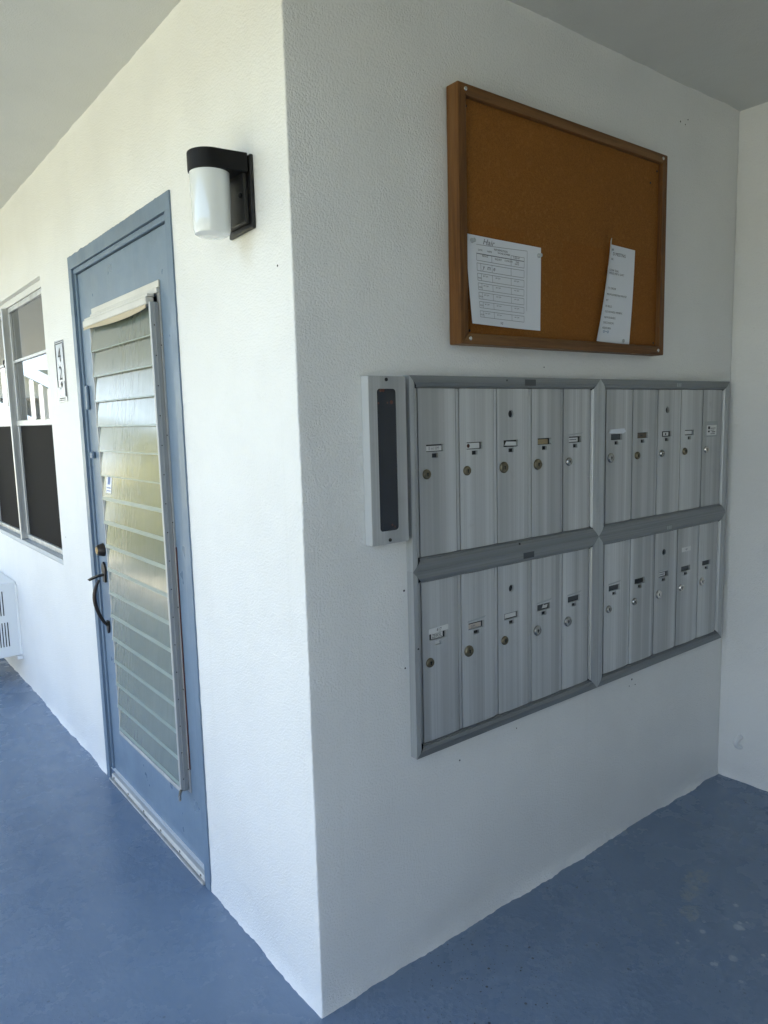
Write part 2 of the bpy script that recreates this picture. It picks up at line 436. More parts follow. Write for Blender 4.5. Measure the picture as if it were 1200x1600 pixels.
wl_ = MB()
lz, tz = .045, H - .03
wl_.plate(CR, 14.9, lz, tz, LWf, [(DY0, DY1, lz, DZ), (WY0, WY1, WZ0, WZ1)], .10, sides=False)
lip(wl_, LWf, CR, DY0-.001, 0, lz, .010, 1.3, blend=True); lip(wl_, LWf, DY1+.001, 5, 0, lz, .010, 2.3); wl_.box(.0, .05, 5, 14.9, 0, lz)
lip(wl_, LWf, CR, 6, H, tz, .004, 5.1)
wl_.add([(0, DY0, 0), (0, DY0, lz), (.1, DY0, lz), (.1, DY0, 0)], [(0, 1, 2, 3)]); wl_.add([(0, DY1, 0), (0, DY1, lz), (.1, DY1, lz), (.1, DY1, 0)], [(0, 1, 2, 3)])
zs = [lz*r_ for r_ in (0, .18, .4, .7)] + [lz + (H-lz)*i/170 for i in range(171)]
cv = []; cf = []
ks = list(range(-1, 10))
for z in zs:
    b = .006*(1-min(1, z/lz))**2.2
    for k in ks:
        p = corner_pt(k, z); a_ = math.pi/2*min(8, max(0, k))/8
        cv.append((p[0]-b*min(1, 1.6*math.cos(a_)), p[1]-b*min(1, 1.6*math.sin(a_)), p[2]))
for i in range(len(zs)-1):
    for j in range(len(ks)-1):
        n_ = len(ks); cf.append((i*n_+j, i*n_+j+1, (i+1)*n_+j+1, (i+1)*n_+j))
wl_.add(cv, cf)
wo_ = wl_.build('door_wall', 'wall', smooth=True)
tag(wo_, 'bright white textured stucco wall holding the blue door, window and lamp', 'wall')

wr_ = MB()
wr_.plate(CR, L, lz, tz, RW, [], .1, sides=False); wr_.box(.012, L+.001, .004, .12, 0, H)
lip(wr_, RW, CR, L, 0, lz, .012, 9.7, .006, blend=True); lip(wr_, RW, CR, L, H, tz, .005, 6.1)
tag(wr_.build('mailbox_wall', 'wall', smooth=True), 'shaded white stucco wall carrying the mailboxes and cork board', 'wall')

we_ = MB(); EW = lambda u, v, d=0: (L+d, u, v)
we_.plate(-2.30, -.001, lz, tz, EW, [], .1, sides=False); lip(we_, EW, -2.30, -.001, 0, lz, .012, 21.7); lip(we_, EW, -2.30, -.001, H, tz, .004, 3.3)
we_.box(L+.002, L+.12, -2.30, .12, 0, H)
tag(we_.build('end_wall', 'wall', smooth=True), 'white stucco end wall at right edge with a small white hook', 'wall')
wb_ = MB().box(XE, L+.12, -2.6, -2.301, 0, H)  # unseen wall added to keep light off the mailbox wall
tag(wb_.build('alcove_dimming_wall', 'grey_wall'), 'unseen grey wall added across the alcove to dim the mailbox wall', 'wall')

# old screw holes and chips in the plaster
DWo, MWo = bpy.data.objects['door_wall'], bpy.data.objects['mailbox_wall']
for y_, z_, r_ in ((.060, 1.775, .0026),):
    MB().lathe((-.0002, y_, z_), (-1, 0, 0), [(r_, 0), (r_*.8, .0008)], 7).build('screw_hole', 'gapdark', DWo)
for x_, z_, r_ in ((1.50, 2.375, .003), (1.53, 2.372, .0022), (1.545, 2.39, .0025), (1.28, .535, .0035), (1.265, .515, .002), (1.30, .512, .002),
                   (.47, .505, .0025), (.70, .53, .002), (.287, 1.01, .003), (.285, .81, .0025), (.82, 1.57, .002)):
    MB().lathe((x_, -.0002, z_), (0, -1, 0), [(r_, 0), (r_*.8, .0008)], 7).build('screw_hole', 'gapdark', MWo)

# ------------------------------------------------------------------ door
D = empty('jalousie_door', (0, 1.117, 0), 'blue painted door with a tall frosted glass louvre panel and bronze pull handle', 'door')
XF = .012                                # face of the leaf
fwid = .036
bl = 'blue_trim'
# jambs and head of the frame (slightly proud of the stucco, ragged outer edge)
def jamb(y0, y1, z0, z1, seed):
    mb = MB(); n = 120; vs = []; fs = []
    for i in range(n+1):
        z = z0 + (z1-z0)*i/n; e = .0022*nz(z*30, seed, 0) + .0016*nz(z*90, seed, 2)
        ya = y0 + (e if seed < 5 else 0); yb = y1 + (e if seed >= 5 else 0)
        vs += [(.06, ya, z), (-.005, ya, z), (-.005, yb, z), (.06, yb, z)]
    for i in range(n):
        for j in range(3): fs.append((i*4+j, i*4+j+1, i*4+4+j+1, i*4+4+j))
    fs.append((0, 1, 2, 3)); fs.append((n*4, n*4+1, n*4+2, n*4+3))
    return mb.add(vs, fs)
jamb(DY0-.003, DY0+fwid, 0, DZ-.0455, 1).build('door_jamb', bl, D)
jamb(DY1-fwid, DY1+.003, 0, DZ-.0455, 6).build('door_jamb', bl, D)
hd = MB(); vs = []; fs = []; n = 120
for i in range(n+1):
    y = DY0-.003 + (DY1-DY0+.006)*i/n; e = .003*nz(y*26, 3, 0) + .003*abs(nz(y*80, 3, 2))
    vs += [(.06, y, DZ+.002+e), (-.005, y, DZ+.002+e), (-.005, y, DZ-.045), (.06, y, DZ-.045)]
for i in range(n):
    for j in range(3): fs.append((i*4+j, i*4+j+1, i*4+4+j+1, i*4+4+j))
fs += [(0, 1, 2, 3), (n*4, n*4+1, n*4+2, n*4+3)]
hd.add(vs, fs).build('door_head', bl, D)
MB().box(XF-.010, .05, DY0+fwid+.001, DY1-fwid-.001, DZ-.064, DZ-.046, .002).build('head_stop', bl, D)
MB().box(XF-.008, .05, DY1-fwid-.018, DY1-fwid-.001, 0, DZ-.065, .002).build('side_stop', bl, D)
# leaf with the louvre opening
JY0, JY1, JZ0, JZ1 = .762, 1.405, .262, 1.838
ly0, ly1 = DY0+fwid+.003, DY1-fwid-.019
leaf = MB(); LF = lambda u, v, d=0: (XF+d, u, v)
leaf.plate(ly0, ly1, .012, DZ-.068, LF, [(JY0+.02, JY1-.02, JZ0+.02, JZ1-.02)], .042)
leaf.build('door_leaf', 'blue', D)
MB().box(.058, .07, ly0, ly1, .0, DZ-.02).build('inner_screen', 'behind', D)
# jalousie frame
jf = MB()
jf.box(XF-.0035, XF-.0005, JY0, JY0+.020, JZ0, JZ1-.001)                      # near flange
jf.box(-.018, XF-.004, JY0+.012, JY0+.017, JZ0+.012, JZ1-.042, .0008)         # near channel
jf.box(-.018, -.0135, JY0+.0175, JY0+.024, JZ0+.012, JZ1-.042, .0008)
jf.box(-.006, -.003, JY0+.0085, JY0+.0115, JZ0+.012, JZ1-.042)
jn = jf.build('louver_jamb', 'alu_jal', D)
sc_ = MB()
for k in range(17):
    z = .31 + k*.0887
    sc_.lathe((-.008, JY0+.012, z), (0, -1, 0), [(.0022, 0), (.0018, .0012)], 8)
    if k % 3 == 0: sc_.lathe((XF-.006+.002, JY0+.006, z+.03), (-1, 0, 0), [(.0025, 0), (.002, .0015)], 8)
sc_.build('rivets', 'dark', jn)['kind'] = 'stuff'
jf = MB()
jf.box(XF-.0035, XF-.0005, JY1-.020, JY1, JZ0, JZ1-.001)
jf.box(-.012, XF-.004, JY1-.030, JY1-.026, JZ0+.012, JZ1-.042, .0008)
jf.build('louver_jamb', 'alu_jal', D)
MB().box(XF-.006, XF-.0005, JY0-.002, JY1+.002, JZ1, JZ1+.020, .001).box(XF-.012, XF-.0005, JY0+.001, JY1, JZ1-.016, JZ1-.001, .001).build('louver_head', 'alu_white', D)
MB().box(-.026, XF-.012, JY0+.026, JY1+.006, JZ1-.048, JZ1-.026, .002).box(-.020, XF-.010, JY0+.026, JY1+.004, JZ1-.025, JZ1-.017, .001).build('drip_cap', 'alu_white', D)
ds = MB(); vs = []; fs = []
for i in range(41):
    y = JY0+.030 + (JY1-JY0-.028)*i/40; t = i/40
    sag = .010 + .014*math.sin(math.pi*min(1, t*1.15))**.8*(1-.45*t)
    vs += [(-.024, y, JZ1-.0485), (-.0255-.006*math.sin(3*t), y, JZ1-.0485-sag), (-.0235-.006*math.sin(3*t), y, JZ1-.0485-sag), (-.022, y, JZ1-.0485)]
for i in range(40):
    for j in range(3): fs.append((i*4+j, i*4+j+1, i*4+4+j+1, i*4+4+j))
ds.add(vs, fs).build('weather_strip', 'cream', D, smooth=True)
MB().box(-.016, XF-.0005, JY0+.025, JY1-.031, JZ0, JZ0+.014, .001).build('louver_sill', 'alu_jal', D)
# crank
ck = MB().tube([(-.014, JY0+.020, JZ0+.010), (-.020, JY0+.010, JZ0+.012), (-.030, JY0-.004, JZ0+.006), (-.031, JY0-.006, JZ0-.008), (-.024, JY0+.010, JZ0-.016), (-.02, JY0+.02, JZ0-.014)], [.0045, .005, .0045, .004, .004, .0045], 8)
ck.build('crank', 'steel', D, smooth=True)
MB().box(XF-.0034, XF-.0004, JY0-.0040, JY0-.0005, JZ0+.08, JZ0+.80).build('rusty_gap', 'rust', D)
# louvres
GY0, GY1, PZ = JY0+.0245, JY1-.033, .0887
lv = None
for k in range(17):
    zb = 1.699 - k*PZ; zt = zb + .101
    if k == 0: zt = zb + .092
    def one(mb, y0, y1, th, xo=0, b=.0):
        xb, xt = -.0150+xo, -.0035+xo
        mb.add([(xb, y0, zb+b), (xb, y1, zb+b), (xt, y1, zt-b), (xt, y0, zt-b), (xb+th, y0, zb+b), (xb+th, y1, zb+b), (xt+th, y1, zt-b), (xt+th, y0, zt-b)],
               [(0, 1, 2, 3), (4, 5, 6, 7), (0, 1, 5, 4), (2, 3, 7, 6), (0, 3, 7, 4), (1, 2, 6, 5)])
    mb = MB(); one(mb, GY0, GY1, .0055); g_ = mb.build('louver', 'louver', D)
    mb = MB(); one(mb, GY0-.0016, GY0+.0010, .0075, -.0012); mb.build('louver_clip', 'alu_white', g_)
    mb = MB(); one(mb, GY1-.0010, GY1+.0020, .0085, -.0014); mb.build('louver_clip', 'alu_white', g_)
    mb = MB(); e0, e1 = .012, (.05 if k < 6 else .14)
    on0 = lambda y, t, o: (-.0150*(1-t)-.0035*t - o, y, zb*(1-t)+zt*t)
    mb.prism([(GY0+.0012, e0), (GY1-.0012, e0), (GY1-.0012, e1), (GY0+.0012, e1)], on0, .0003, .0007).build('overlap_band', 'overlap_tint', g_)  # lighter band painted where the overlap would show through the glass
    if k == 6:
        def on(y, t, o): return (-.0150*(1-t)-.0035*t - o, y, zb*(1-t)+zt*t)
    if k == 6:
        st = MB(); n = 1
        st.prism([(GY1-0.042, .30), (GY1-0.098, .30), (GY1-0.098, .88), (GY1-0.088, .96), (GY1-0.042, .96)], lambda u, v, d: on(u, v, d), .0004, .0008).build('sticker', 'sticker', g_)
        sp = MB().prism([(GY1-0.058, .60), (GY1-0.082, .60), (GY1-0.082, .87), (GY1-0.058, .87)], lambda u, v, d: on(u, v, d), .0010, .0013)
        sp.prism([(GY1-0.050, .46), (GY1-0.092, .46), (GY1-0.092, .50), (GY1-0.050, .50)], lambda u, v, d: on(u, v, d), .0010, .0013)
        sp.prism([(GY1-0.050, .36), (GY1-0.092, .36), (GY1-0.092, .39), (GY1-0.050, .39)], lambda u, v, d: on(u, v, d), .0010, .0013)
        sp.build('sticker_print', 'sticker_blue', g_)
# door sweep with screws
sw = MB().box(-.004, XF-.0005, ly0+.002, ly1-.002, .010, .029, .002).build('door_sweep', 'alu_white', D)
for k in range(6):
    y = ly0+.03 + (ly1-ly0-.06)*k/5
    MB().lathe((-.004, y, .0195), (-1, 0, 0), [(.0045, 0), (.0035, .0015)], 8).build('screw', 'bronze', sw)
MB().box(-.012, .03, DY0+fwid+.004, DY1-fwid-.004, .001, .007, .001).build('threshold', 'alu_jal', D)
# hinges
for z0, z1 in ((1.72, 1.83), (.95, 1.06), (.185, .285)):
    h = MB()
    for q in range(5):
        a = z0+(z1-z0)*q/5; h.lathe((XF-.003, ly0-.001, a), (0, 0, 1), [(.0055, 0), (.0055, (z1-z0)/5-.002)], 8)
    h.build('hinge', 'blue_trim', D, smooth=True)
# deadbolt and handle
HY = 1.492
dbl = MB().lathe((XF, HY, .962), (-1, 0, 0), [(.026, 0), (.025, .006), (.0195, .024), (.018, .026)], 22).build('deadbolt', 'bronze', D, smooth=True)
MB().lathe((XF-.0262, HY, .962), (-1, 0, 0), [(.0135, 0), (.0125, .002)], 18).box(XF-.0292, XF-.0282, HY-.001, HY+.001, .955, .969).build('key_cylinder', 'brass_face', dbl)
hn = MB()
pl = [(-.016, .86), (-.022, .885), (-.014, .905), (0, .915), (.014, .905), (.022, .885), (.016, .86), (.012, .835), (-.012, .835)]
hn.prism([(HY+a, b) for a, b in pl], LF, -.001, -.008)
pl = [(-.012, .68), (.012, .68), (.014, .66), (.008, .637), (0, .630), (-.008, .637), (-.014, .66)]
hn.prism([(HY+a, b) for a, b in pl], LF, -.001, -.008)
pts = []; rad = []
for i in range(15):
    t = i/14; z = .846 - t*(.846-.662); d = .042*math.sin(math.pi*min(1, (t*.93+.07))**.8)**.75
    pts.append((XF-.006-d, HY, z)); rad.append(.0056+.0020*math.sin(math.pi*t))
hn.tube(pts, rad, 10); hn.build('pull_handle', 'bronze', D, smooth=True)
MB().prism([(XF-.006, .868), (XF-.030, .866), (XF-.055, .858), (XF-.066, .853), (XF-.064, .849), (XF-.030, .859), (XF-.006, .861)], lambda u, v, d: (u, HY+d, v), -.010, .010).build('thumb_latch', 'bronze', D)
MB().box(XF-.012, XF-.0005, 1.518, 1.540, 1.50, 1.59, .003).build('latch_plate', 'blue_trim', D)
MB().box(XF-.014, XF-.0005, 1.500, 1.530, 1.315, 1.34, .003).build('latch_plate', 'blue_trim', D)

# ------------------------------------------------------------------ window
Wd = empty('window', (0, 3.1, WZ0), 'aluminium sash window with reflecting upper panes and dark lower screens', 'window')
MB().box(.001, .10, WY0+.001, WY1-.001, WZ0+.001, WZ0+.022).build('sill', 'sill', Wd)
fr = MB().box(.022, .09, WY0+.001, WY1-.001, 2.050, 2.079).box(.022, .09, WY0+.001, WY0+.03, WZ0+.024, 2.049).box(.022, .09, WY1-.03, WY1-.001, WZ0+.024, 2.049)
fr.build('window_frame', 'win_white', Wd)
MB().box(-.001, .09, 2.862, 2.884, WZ0+.024, 2.049, .002).box(.006, .09, 2.8845, 2.915, WZ0+.024, 2.049, .002).build('mullion', 'win_alu', Wd)
MB().box(-.001, .09, 3.60, 3.64, WZ0+.024, 2.049, .002).build('mullion', 'win_alu', Wd)
for a, b in ((WY0+.031, 2.861), (2.9155, 3.599), (3.641, WY1-.031)):
    up_ = MB().box(.024, .05, a, b, 1.448, 1.476, .002).box(.030, .05, a, b, 2.026, 2.049, .001).box(.030, .05, b-.022, b, 1.477, 2.025, .001).box(.030, .05, a, a+.022, 1.477, 2.025, .001)
    u_ = up_.build('sash', 'win_alu', Wd)
    MB().box(.032, .05, a+.0225, b-.0225, 1.770, 1.784, .001).build('muntin', 'win_alu', u_)
    MB().box(.040, .045, a+.0225, b-.0225, 1.477, 1.7695).build('pane', 'glass', u_)
    MB().box(.040, .045, a+.0225, b-.0225, 1.7845, 2.0255).build('pane', 'glass', u_)
    lo = MB().box(.030, .05, a, b, WZ0+.024, WZ0+.050, .002).box(.030, .05, b-.016, b, WZ0+.051, 1.447, .001).box(.030, .05, a, a+.016, WZ0+.051, 1.447, .001)
    l_ = lo.build('screen_sash', 'win_alu', Wd)
    MB().box(.040, .044, a+.0165, b-.0165, WZ0+.0505, 1.4475).build('insect_screen', 'screen', l_)
# pull cord hanging on the far pane
MB().tube([(.022, 3.02, 1.80), (.018, 3.01, 1.775), (.022, 2.985, 1.75), (.024, 2.975, 1.68), (.022, 2.965, 1.62)], [.003]*5, 6).build('pull_cord', 'gapdark', Wd)

# ------------------------------------------------------------------ number plate
N = empty('number_plate', (0, 1.83, 1.535), 'narrow silver plate with black digits 42 and a torn end, left of blue door', 'number plate')
MB().prism([(1.772, 1.540), (1.900, 1.536), (1.902, 1.790), (1.772, 1.786)], LWf, -.001, -.0025).build('plate', 'silver', N)
bd = MB()
for (a, b, c, d) in ((1.887, 1.898, 1.60, 1.776), (1.776, 1.784, 1.56, 1.772), (1.779, 1.896, 1.773, 1.777), (1.779, 1.896, 1.781, 1.784), (1.80, 1.88, 1.552, 1.556), (1.80, 1.885, 1.545, 1.548)):
    bd.box(-.0032, -.0027, a, b, c, d)
bd.build('border_print', 'ink', N)
def wall_text(txt, size, y, z, squeeze, nm, mat, par, x=-.0034):
    vs, fs = text2d(txt, size, 'CENTER', squeeze)
    return MB().add([(x, y - a, z + b) for a, b in vs], fs).build(nm, mat, par)
wall_text('4', .080, 1.838, 1.703, 1.15, 'digit', 'ink', N); wall_text('2', .080, 1.838, 1.630, 1.15, 'digit', 'ink', N)
MB().prism([(1.815, 1.604), (1.84, 1.598), (1.85, 1.614), (1.83, 1.624)], LWf, -.0027, -.0034).build('digit', 'ink', N)
MB().prism([(1.790, 1.560), (1.86, 1.566), (1.872, 1.60), (1.845, 1.588), (1.81, 1.606), (1.79, 1.622)], LWf, -.0027, -.0045).build('torn_foil', 'sticker', N)

# ------------------------------------------------------------------ wall lamp
A = empty('wall_lamp', (0, .206, 1.87), 'black wall lamp with white opal glass cylinder beside the corner', 'lamp')
yc, xc = .206, -.080
pl = [(yc-.060, 1.872), (yc+.060, 1.868), (yc+.060, 2.032), (yc-.060, 2.032)]
bp = MB(); bp.prism(pl, LWf, -.0005, -.009)
bp.prism([(yc-.050, 1.884), (yc+.050, 1.884), (yc+.044, 2.026), (yc-.044, 2.026)], LWf, -.0092, -.022)
bp.build('back_plate', 'black_in', A, bev=.003)
cap = MB(); pr = []
for k in range(25):
    t = -math.pi/2 - math.pi*k/24
    pr.append((xc + .0475*math.cos(t), yc + .0475*math.sin(t)))
poly = [(-.012, yc-.056), (xc+.012, yc-.0485)] + pr + [(xc+.012, yc+.0485), (-.012, yc+.056)]
cap.prism(poly, lambda u, v, d: (u, v, d), 1.992, 2.034); cap.build('cap', 'black', A, bev=.0025)
MB().lathe((xc, yc, 1.9915), (0, 0, -1), [(.0445, 0), (.0442, .05), (.0428, .10), (.0418, .122), (.0390, .131), (.032, .1355), (.018, .138), (.004, .1385)], 40).build('glass_shade', 'opal', A, smooth=True)
MB().lathe((-.022, yc-.034, 1.945), (-1, 0, 0), [(.006, 0), (.006, .004), (.003, .006)], 10).build('thumb_screw', 'black', A)

# ------------------------------------------------------------------ air conditioner
AC = empty('air_conditioner', (0, 3.45, .15), 'white wall air conditioner with slotted side below the window', 'air conditioner')
ay0, ay1, ax, az0, az1 = 3.105, 3.78, -.40, .150, .575
MB().box(ax, -.001, ay0+.006, ay1, az0, az1, .004).build('cabinet', 'ac', AC)
holes = []
for rz0, rz1 in ((.212, .352), (.392, .532)):
    for k in range(20):
        x1 = -.060 - k*.0142
        holes.append((x1-.0062, x1, rz0, rz1))
holes = [h for h in holes if not (h[2] > .3 and h[1] > -.07)]
ASF = lambda u, v, d=0: (u, ay0+d, v)
MB().plate(ax+.004, -.012, az0+.004, az1-.004, ASF, holes, .005).build('side_panel', 'ac', AC)
MB().box(ax+.01, -.03, ay0+.0052, ay0+.0058, az0+.02, az1-.02).build('grille_shadow', 'dark', AC)
MB().tube([(-.004, ay0-.001, az0+.004), (-.004, ay0-.002, az1-.01)], [.008, .008], 8).build('caulk_bead', 'white_sm', AC)
MB().box(-.030, -.001, ay0-.018, ay0+.03, az0-.020, az0-.001, .002).build('bracket', 'white_sm', AC)

# ------------------------------------------------------------------ mailbox banks
def strip(P0, P1, nrm, wdt):
    """mitred trim strip from P0 to P1 (outer edge), nrm inward, profile across"""
    P0, P1, nn = Vector((P0[0], 0, P0[1])), Vector((P1[0], 0, P1[1])), Vector((nrm[0], 0, nrm[1]))
    d = (P1-P0).normalized()
    prof = [(0, 0), (.0001, -.0232), (.0016, -.0235), (wdt*.55, -.0236), (wdt*.57, -.0231), (wdt*.59, -.0234), (wdt*.86, -.0205), (wdt*.90, -.0165), (wdt*.985, -.0165), (wdt, -.0155), (wdt, -.002)]
    vs = []
    for t, y in prof:
        a = P0 + nn*t + d*t; b = P1 + nn*t - d*t
        vs += [(a.x, y, a.z), (b.x, y, b.z)]
    fs = [(2*i, 2*i+1, 2*i+3, 2*i+2) for i in range(len(prof)-1)]
    return MB().add(vs, fs)

DF = -.0125                                 # door face
DWf = lambda u, v, d=0: (u, DF+d, v)
CARDS = {  # bank: per door (kind, lock)
 'UL': [('print', 's', 'brass'), ('stain', 's', 'brass'), ('slant', 'b', 'brass'), ('gold', 'b', 'brass'), ('half', 's', 'steel')],
 'UR': [('tape', 'b', 'steel'), ('brown', 's', 'brass'), ('bits', 's', 'steel'), ('white', 's', 'brass'), ('label', 's', 'chrome')],
 'LL': [('name', 's', 'brass'), ('beige', 'b', 'brass'), ('white', 's', 'brass'), ('torn', 'b', 'steel'), ('grey', 'b', 'steel')],
 'LR': [('grey', 's', 'steel'), ('black', 's', 'steel'), ('half', 'b', 'chrome'), ('high', 's', 'chrome'), ('dim', 'b', 'chrome')],
}
def patch(u0, u1, v0, v1, y, tilt=0.0):
    return MB().prism([(u0, v0), (u1, v0+tilt), (u1, v1+tilt), (u0, v1)], lambda u, v, d: (u, y+d, v), 0, -.0005)
def bank(key, x0, x1, z0, z1, dx0, dx1, dz0, dz1, label):
    B = empty('mailbox_bank', ((x0+x1)/2, 0, z0), label, 'mailboxes', 'aluminium mailbox banks on the wall')
    e = .0002
    strip((x0+e, z1-e), (x1-e, z1-e), (0, -1), dz1_w[key]).build('frame_rail', 'alu_fx_shade', B)
    strip((x0+e, z0+e), (x1-e, z0+e), (0, 1), dz0 - z0).build('frame_rail', 'alu_fx_shade', B)
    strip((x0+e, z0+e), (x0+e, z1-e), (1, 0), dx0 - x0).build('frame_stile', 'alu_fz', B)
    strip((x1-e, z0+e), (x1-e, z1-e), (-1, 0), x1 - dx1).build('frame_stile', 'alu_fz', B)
    MB().box(x0+.004, x1-.004, -.0060, -.0005, z0+.004, z1-.004).build('back_box', 'gapdark', B)
    pw = (dx1-dx0)/5; up_ = key[0] == 'U'
    sz = 1.361 if up_ else .8775; lz_ = 1.297 if up_ else .8115; hz = 1.441 if up_ else .956; bz = sz-.0185
    for i in range(5):
        kind, ls, lm = CARDS[key][i]
        a, b = dx0 + pw*i + .0018, dx0 + pw*(i+1) - .0018
        c0, c1 = dz0 + .0015, dz1 - .0015
        cx = dx0 + pw*i + .0655; lx = dx0 + pw*i + .0365
        holes = [] if kind == 'label' else [(cx-.0288, cx+.0288, sz-.0092, sz+.0092), (cx-.0102, cx+.0102, bz-.0056, bz+.0052)]
        if i == 2: holes.append((cx-.016, cx+.016, hz-.016, hz+.016))
        db = MB()
        # left hem, groove, main sheet
        db.box(a, a+.0098, -.0102, -.0065, c0, c1, .0006)
        ua, um, uh = a+.0124, (a+.0124+b)/2, (b-a-.0124)/2
        BWf = lambda u, v, d=0: (u, DF - .0016*(1-((u-um)/uh)**2) + .0008*math.exp(-((u-ua)/.010)**2) + d, v)
        db.plate(ua, b, c0, c1, BWf, holes, .0065, xu=[ua + (b-ua)*q_/18 for q_ in range(1, 18)])
        if i == 2: db.ringhole(cx-.016, cx+.016, hz-.016, hz+.016, cx, hz, .0105, BWf, .0065)
        dr = db.build('mailbox_door', 'alu_z', B, smooth=True)
        back = {'black': 'dark', 'grey': 'slotgrey', 'dim': 'slotgrey', 'tape': 'slotgrey'}.get(kind, 'slotgrey')
        MB().box(a+.013, b-.002, -.0074, -.0066, bz-.012, hz+.014).build('slot_backing', 'dark', dr)
        if kind in ('grey', 'dim', 'torn', 'tape', 'high'):
            patch(cx-.0262, cx+.0262, sz-.0072, sz+.0066, -.0080).build('slot_insert', 'slotgrey', dr)
        yc_ = -.0090
        if kind == 'print':
            patch(cx-.025, cx+.026, sz-.0072, sz+.0052, yc_).build('name_card', 'card', dr)
            tx, tf = text2d('II ml IIIM', .0125, 'CENTER', .8); MB().add([(cx+u, yc_-.0009, sz-.005+v) for u, v in tx], tf).build('card_print', 'ink_grey', dr)
        elif kind == 'stain':
            patch(cx-.0268, cx+.022, sz-.0074, sz+.0070, yc_).build('name_card', 'card', dr)
            MB().lathe((cx-.019, yc_-.0006, sz), (0, -1, 0), [(.0055, 0), (.005, .0003)], 9).build('rust_spot', 'rust', dr)
        elif kind == 'slant':
            MB().prism([(cx-.022, sz-.0060), (cx+.0265, sz-.0072), (cx+.0265, sz+.0040), (cx-.014, sz+.0055)], lambda u, v, d: (u, yc_+d, v), 0, -.0005).build('name_card', 'card', dr)
        elif kind == 'gold':
            patch(cx-.0255, cx+.020, sz-.0078, sz+.0062, yc_).build('name_card', 'card_gold', dr)
            patch(cx+.0205, cx+.0305, sz-.0060, sz+.0070, DF-.0021).build('tape_tab', 'tape', dr)
        elif kind == 'half':
            patch(cx-.0268, cx+.017, sz-.0066, sz+.0056, yc_).build('name_card', 'card', dr)
            MB().box(cx-.022, cx+.010, yc_-.0010, yc_-.0006, sz-.0014, sz+.0012).build('card_print', 'ink_grey', dr)
        elif kind == 'tape':
            MB().prism([(cx-.043, sz+.013), (cx+.030, sz+.010), (cx+.044, sz+.016), (cx+.036, sz+.026), (cx-.036, sz+.024)], lambda u, v, d: (u, DF+d, v), -.0017, -.0055).build('white_tape', 'paper', dr)
        elif kind == 'brown':
            patch(cx-.0268, cx+.0268, sz-.0078, sz+.0078, yc_).build('name_card', 'card_brown', dr)
            tx, tf = text2d('l4t', .013, 'CENTER', 1.3); MB().add([(cx+u, yc_-.0009, sz-.005+v) for u, v in tx], tf).build('card_print', 'ink', dr)
        elif kind == 'bits':
            patch(cx-.016, cx+.016, sz-.0062, sz+.0062, yc_).build('name_card', 'card', dr)
            MB().box(cx-.004, cx+.002, yc_-.0010, yc_-.0006, sz-.004, sz+.003).build('card_print', 'ink', dr)
        elif kind == 'white':
            patch(cx-.0225, cx+.0225, sz-.0060, sz+.0062, yc_).build('name_card', 'card', dr)
        elif kind == 'beige':
            patch(cx-.0268, cx+.022, sz-.0078, sz+.0050, yc_).build('name_card', 'card_beige', dr)
            tx, tf = text2d('GM..', .011, 'CENTER', 1.0); MB().add([(cx-.006+u, yc_-.0009, sz-.006+v) for u, v in tx], tf).build('card_print', 'ink_grey', dr)
        elif kind == 'torn':
            MB().prism([(cx-.004, sz-.005), (cx+.018, sz-.006), (cx+.022, sz+.004), (cx+.008, sz+.003), (cx+.002, sz+.006)], lambda u, v, d: (u, yc_+d, v), 0, -.0005).build('torn_card', 'card', dr)
        elif kind == 'high':
            patch(cx-.030, cx+.030, sz+.062, sz+.078, DF-.0021).build('paper_label', 'card', dr)
            tx, tf = text2d('40', .012, 'CENTER', 1.1); MB().add([(cx+u, DF-.0029, sz+.0655+v) for u, v in tx], tf).build('label_print', 'ink_grey', dr)
        elif kind == 'label':
            patch(cx-.041, cx+.045, sz-.020, sz+.036, DF-.0020).build('clear_tape', 'tape', dr)
            patch(cx-.030, cx+.038, sz-.014, sz+.022, DF-.0027).build('paper_label', 'card', dr)
            lb = MB()
            for (u, v, w_, h_) in ((-.022, .008, .014, .010), (-.022, -.003, .012, .006), (-.004, .010, .034, .002), (-.004, .003, .026, .002), (.004, -.004, .024, .003), (-.004, -.010, .030, .002)):
                lb.box(cx+u, cx+u+w_, DF-.0036, DF-.0033, sz+v, sz+v+h_)
            lb.build('label_print', 'ink', dr)
        elif kind == 'name':
            patch(cx-.0195, cx+.0205, sz-.0070, sz+.0066, yc_).build('name_card', 'card', dr)
            tx, tf = text2d('ZEIKEL', .0142, 'CENTER', .78); MB().add([(cx+u, yc_-.0009, sz-.0050+v) for u, v in tx], tf).build('card_print', 'ink', dr)
            patch(cx-.032, cx+.036, sz+.0085, sz+.0225, DF-.0021, .002).build('paper_label', 'card', dr)
            tx, tf = text2d('417', .0125, 'CENTER', .95); MB().add([(cx+.003+u, DF-.0030, sz+.012+v) for u, v in tx], tf).build('label_print', 'ink', dr)
            patch(cx-.0092, cx+.0088, bz-.0048, bz+.0048, -.0090).build('number_card', 'card', dr)
        if kind in ('half', 'grey', 'torn', 'beige') and key != 'UR':
            sm = MB().prism([(cx-.033, sz+.0125), (cx+.030, sz+.0155), (cx+.036, sz+.0205), (cx-.030, sz+.0165)], lambda u, v, d: (u, DF+d, v), -.0012, -.0020)
            sm.build('glue_residue', 'tape', dr)
        # lock
        rr = .0155 if ls == 'b' else .0125
        lk = MB().lathe((lx, DF, lz_), (0, -1, 0), [(rr, 0), (rr, .0040), (rr*.86, .0065), (rr*.62, .0071), (rr*.60, .0061), (.0005, .0059)], 20, capB=False).build('lock', lm, dr, smooth=True)
